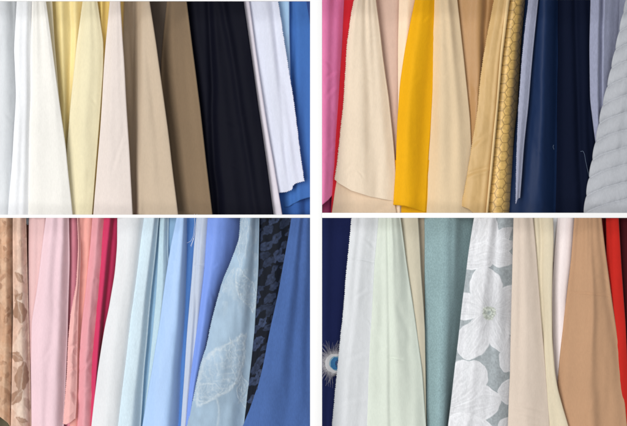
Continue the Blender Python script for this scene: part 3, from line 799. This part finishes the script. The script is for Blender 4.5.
def floral(X, Y):
    wx = X + 1.2 * fbm(X / 9, Y / 9, 401, 2)
    wy = Y + 1.2 * fbm(X / 9, Y / 9, 402, 2)
    thr = fbm(X / 1.3, Y / 1.7, 460, 2)
    tone = np.ones(X.shape)
    cov = np.zeros(X.shape)
    hgt = np.zeros(X.shape)
    for k, (bx, by, an, ln, wd) in enumerate(PETALS):
        a = math.radians(an)
        t = ((wx - bx) * math.cos(a) + (wy - by) * math.sin(a)) / ln
        s = (-(wx - bx) * math.sin(a) + (wy - by) * math.cos(a))
        tc = np.clip(t, 0, 1)
        w = wd * np.clip(np.sin(np.pi * tc ** 1.35 * .985 + .02), 0, 1) ** .62 * (1 + .05 * np.sin(6 * tc + k))
        q = np.abs(s) / np.maximum(w, .01)
        ins = (t > 0) & (t < 1)
        m = np.where(ins, 1 - sstep(.93, 1.01, q), 0) * .97
        qs = s / np.maximum(w, .01)
        vein = np.exp(-((np.mod(qs * 4.5 + .25 * np.sin(t * 7 + k) + k * .3, 1) - .5) / .13) ** 2)
        fine = vnoise(qs * 11 + k * 5, t * 4, 410 + k)
        rim = sstep(.72, .97, q)
        val = .86 + .11 * vein * (1 - .8 * tc) + .045 * fine + .07 * rim + .08 * tc + .03 * thr - .10 * np.exp(-(t / .3) ** 2)
        tone = tone * (1 - m) + np.clip(val, .45, 1.02) * m
        cov = cov * (1 - m) + m
        hgt = hgt * (1 - m) + (.5 + .4 * np.clip(val, 0, 1)) * m
    r = np.hypot(X - 489, Y - 313)
    cen = 1 - sstep(6.2, 7.6, r + .9 * fbm(X / 2, Y / 2, 433, 2))
    return tone, cen, r, hgt, cov
def floral_dye(X, Y, U):
    tone, cen, r, _, cov = floral(X, Y)
    g = lin((171, 179, 183))[None, None] * (1 + .12 * fbm(X / 1.4, Y / 1.6, 440, 2))[..., None]
    w = lin((236, 237, 241))
    k = cov[..., None]
    c = g * (1 - k) + (w * np.clip(tone, 0, 1.05)[..., None] ** 1.25) * k
    cc = lin((198, 204, 194))[None, None] * (.95 + .35 * fbm(X / 1.3, Y / 1.3, 450, 2))[..., None]
    core = np.exp(-(r / 2.4) ** 2)[..., None]
    cc = cc * (1 - .5 * core) + lin((160, 174, 178)) * .5 * core
    return c * (1 - cen[..., None]) + cc * cen[..., None]
def floral_rel(X, Y, xl, xr, U):
    tone, cen, r, h, cov = floral(X, Y)
    return 0, -0.0004 * h - .0004 * cen
cloth("BR", "fabric_length", "grey fabric printed with large white flowers, beside plain beige",
      [(474, 218), (467.5, 260), (461.5, 310), (457.5, 345), (453, 385), (448, 426)], [(515, 218), (514, 260), (512, 323), (511, 370), (509, 426)],
      [(0, 2.6), (.45, 2.4), (.75, 2.9), (1, 4.6)], M("floral_jacquard", None, rough=.7, weave=.45, melange=.04), 'fold', 'tuck', dye=floral_dye, relief=floral_rel, nx=170, ny=520, wr=1.2)
cloth("BR", "fabric_length", "smooth pinkish beige fabric between the floral print and sand",
      [(513.5, 218), (512.5, 260), (511, 323), (510, 370), (508, 426)], [(533, 218), (537, 260), (541.5, 323), (545.5, 370), (549.5, 426)],
      [(0, 2.6), (.25, 2.35), (.8, 2.5), (1, 2.8)], M("pinkish_beige_cotton", (217, 201, 186)), 'fold', 'fold',
      creases=[(510, 404, 544, 410, 2, 2), (510, 412, 540, 417, 1.6, 2), (514, 422, 546, 424, 1.5, 2)])
cloth("BR", "fabric_length", "sand coloured fabric whose edge slants over the caramel length",
      [(522, 218), (534, 323), (538, 426)], [(553, 218), (553.5, 240), (552, 300), (552.5, 340), (555, 372), (558, 390), (563, 408), (569, 428)],
      [(0, 6.4), (.4, 4.6), (.7, 3.6), (.85, 2.7), (1, 2.3)], M("sand_cotton", (218, 206, 180)), 'tuck', 'fold', folds=[(540, 545, .6, 2.2)], sig=4)
cloth("BR", "fabric_length", "pinkish white fabric strip, partly covered by the caramel length",
      [(557.5, 218), (554.5, 250), (552, 290), (553, 340), (556, 426)], [(580, 218), (577, 260), (572, 300), (570, 426)], [(0, 5.6), (.3, 5.0), (.6, 5.3), (1, 7.4)],
      M("pinkish_white_satin", (243, 231, 230), rough=.6), 'fold', 'tuck')
cloth("BR", "fabric_length", "bright white sliver of fabric at the shelf between sand and pinkish white",
      [(546, 216), (546, 260)], [(564, 216), (564, 260)], [(0, 7.4), (1, 7.4)], M("bright_white_cotton", (250, 252, 254)), 'raw', 'raw', bottom=262)
cloth("BR", "fabric_length", "caramel brown fabric with a stitched line across it, left of red",
      [(574.5, 218), (571, 262), (567.5, 290), (563.5, 323), (560, 355), (557.5, 385), (560, 400), (562, 426)], [(601.5, 218), (606.5, 260), (612, 300), (616.5, 330), (621, 360), (627, 426)],
      [(0, 4.0), (.12, 3.2), (.5, 2.8), (1, 2.5)], M("caramel_suede", (190, 150, 117), spec=.12), 'fold', 'fold', wr=1.5,
      creases=[(568, 293, 618, 296, 3.4, 1.1), (570, 352, 578, 342, 1.2, 3), (586, 418, 588, 398, 2.0, 2.5), (602, 385, 600, 350, 1.2, 3)])
cloth("BR", "fabric_length", "bright red fabric strip between caramel and dark maroon",
      [(606, 218), (608, 426)], [(618.5, 218), (621.5, 270), (625.5, 323), (628, 380), (630, 426)], [(0, 4.8), (.4, 4.0), (1, 3.6)],
      M("scarlet_cotton", (192, 30, 18)), 'fold', 'fold')
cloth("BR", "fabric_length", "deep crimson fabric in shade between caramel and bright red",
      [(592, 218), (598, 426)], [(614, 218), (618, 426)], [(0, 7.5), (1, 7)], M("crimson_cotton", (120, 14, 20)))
cloth("BR", "fabric_length", "dark maroon fabric at the outer edge, right of bright red",
      [(619.5, 216), (620, 240), (620, 426)], [(652, 218), (652, 426)], [(0, 5.2), (.3, 4.8), (1, 4.8)], M("maroon_velvet", (66, 14, 20), spec=.1, sheen=.1), 'fold', 'tuck')
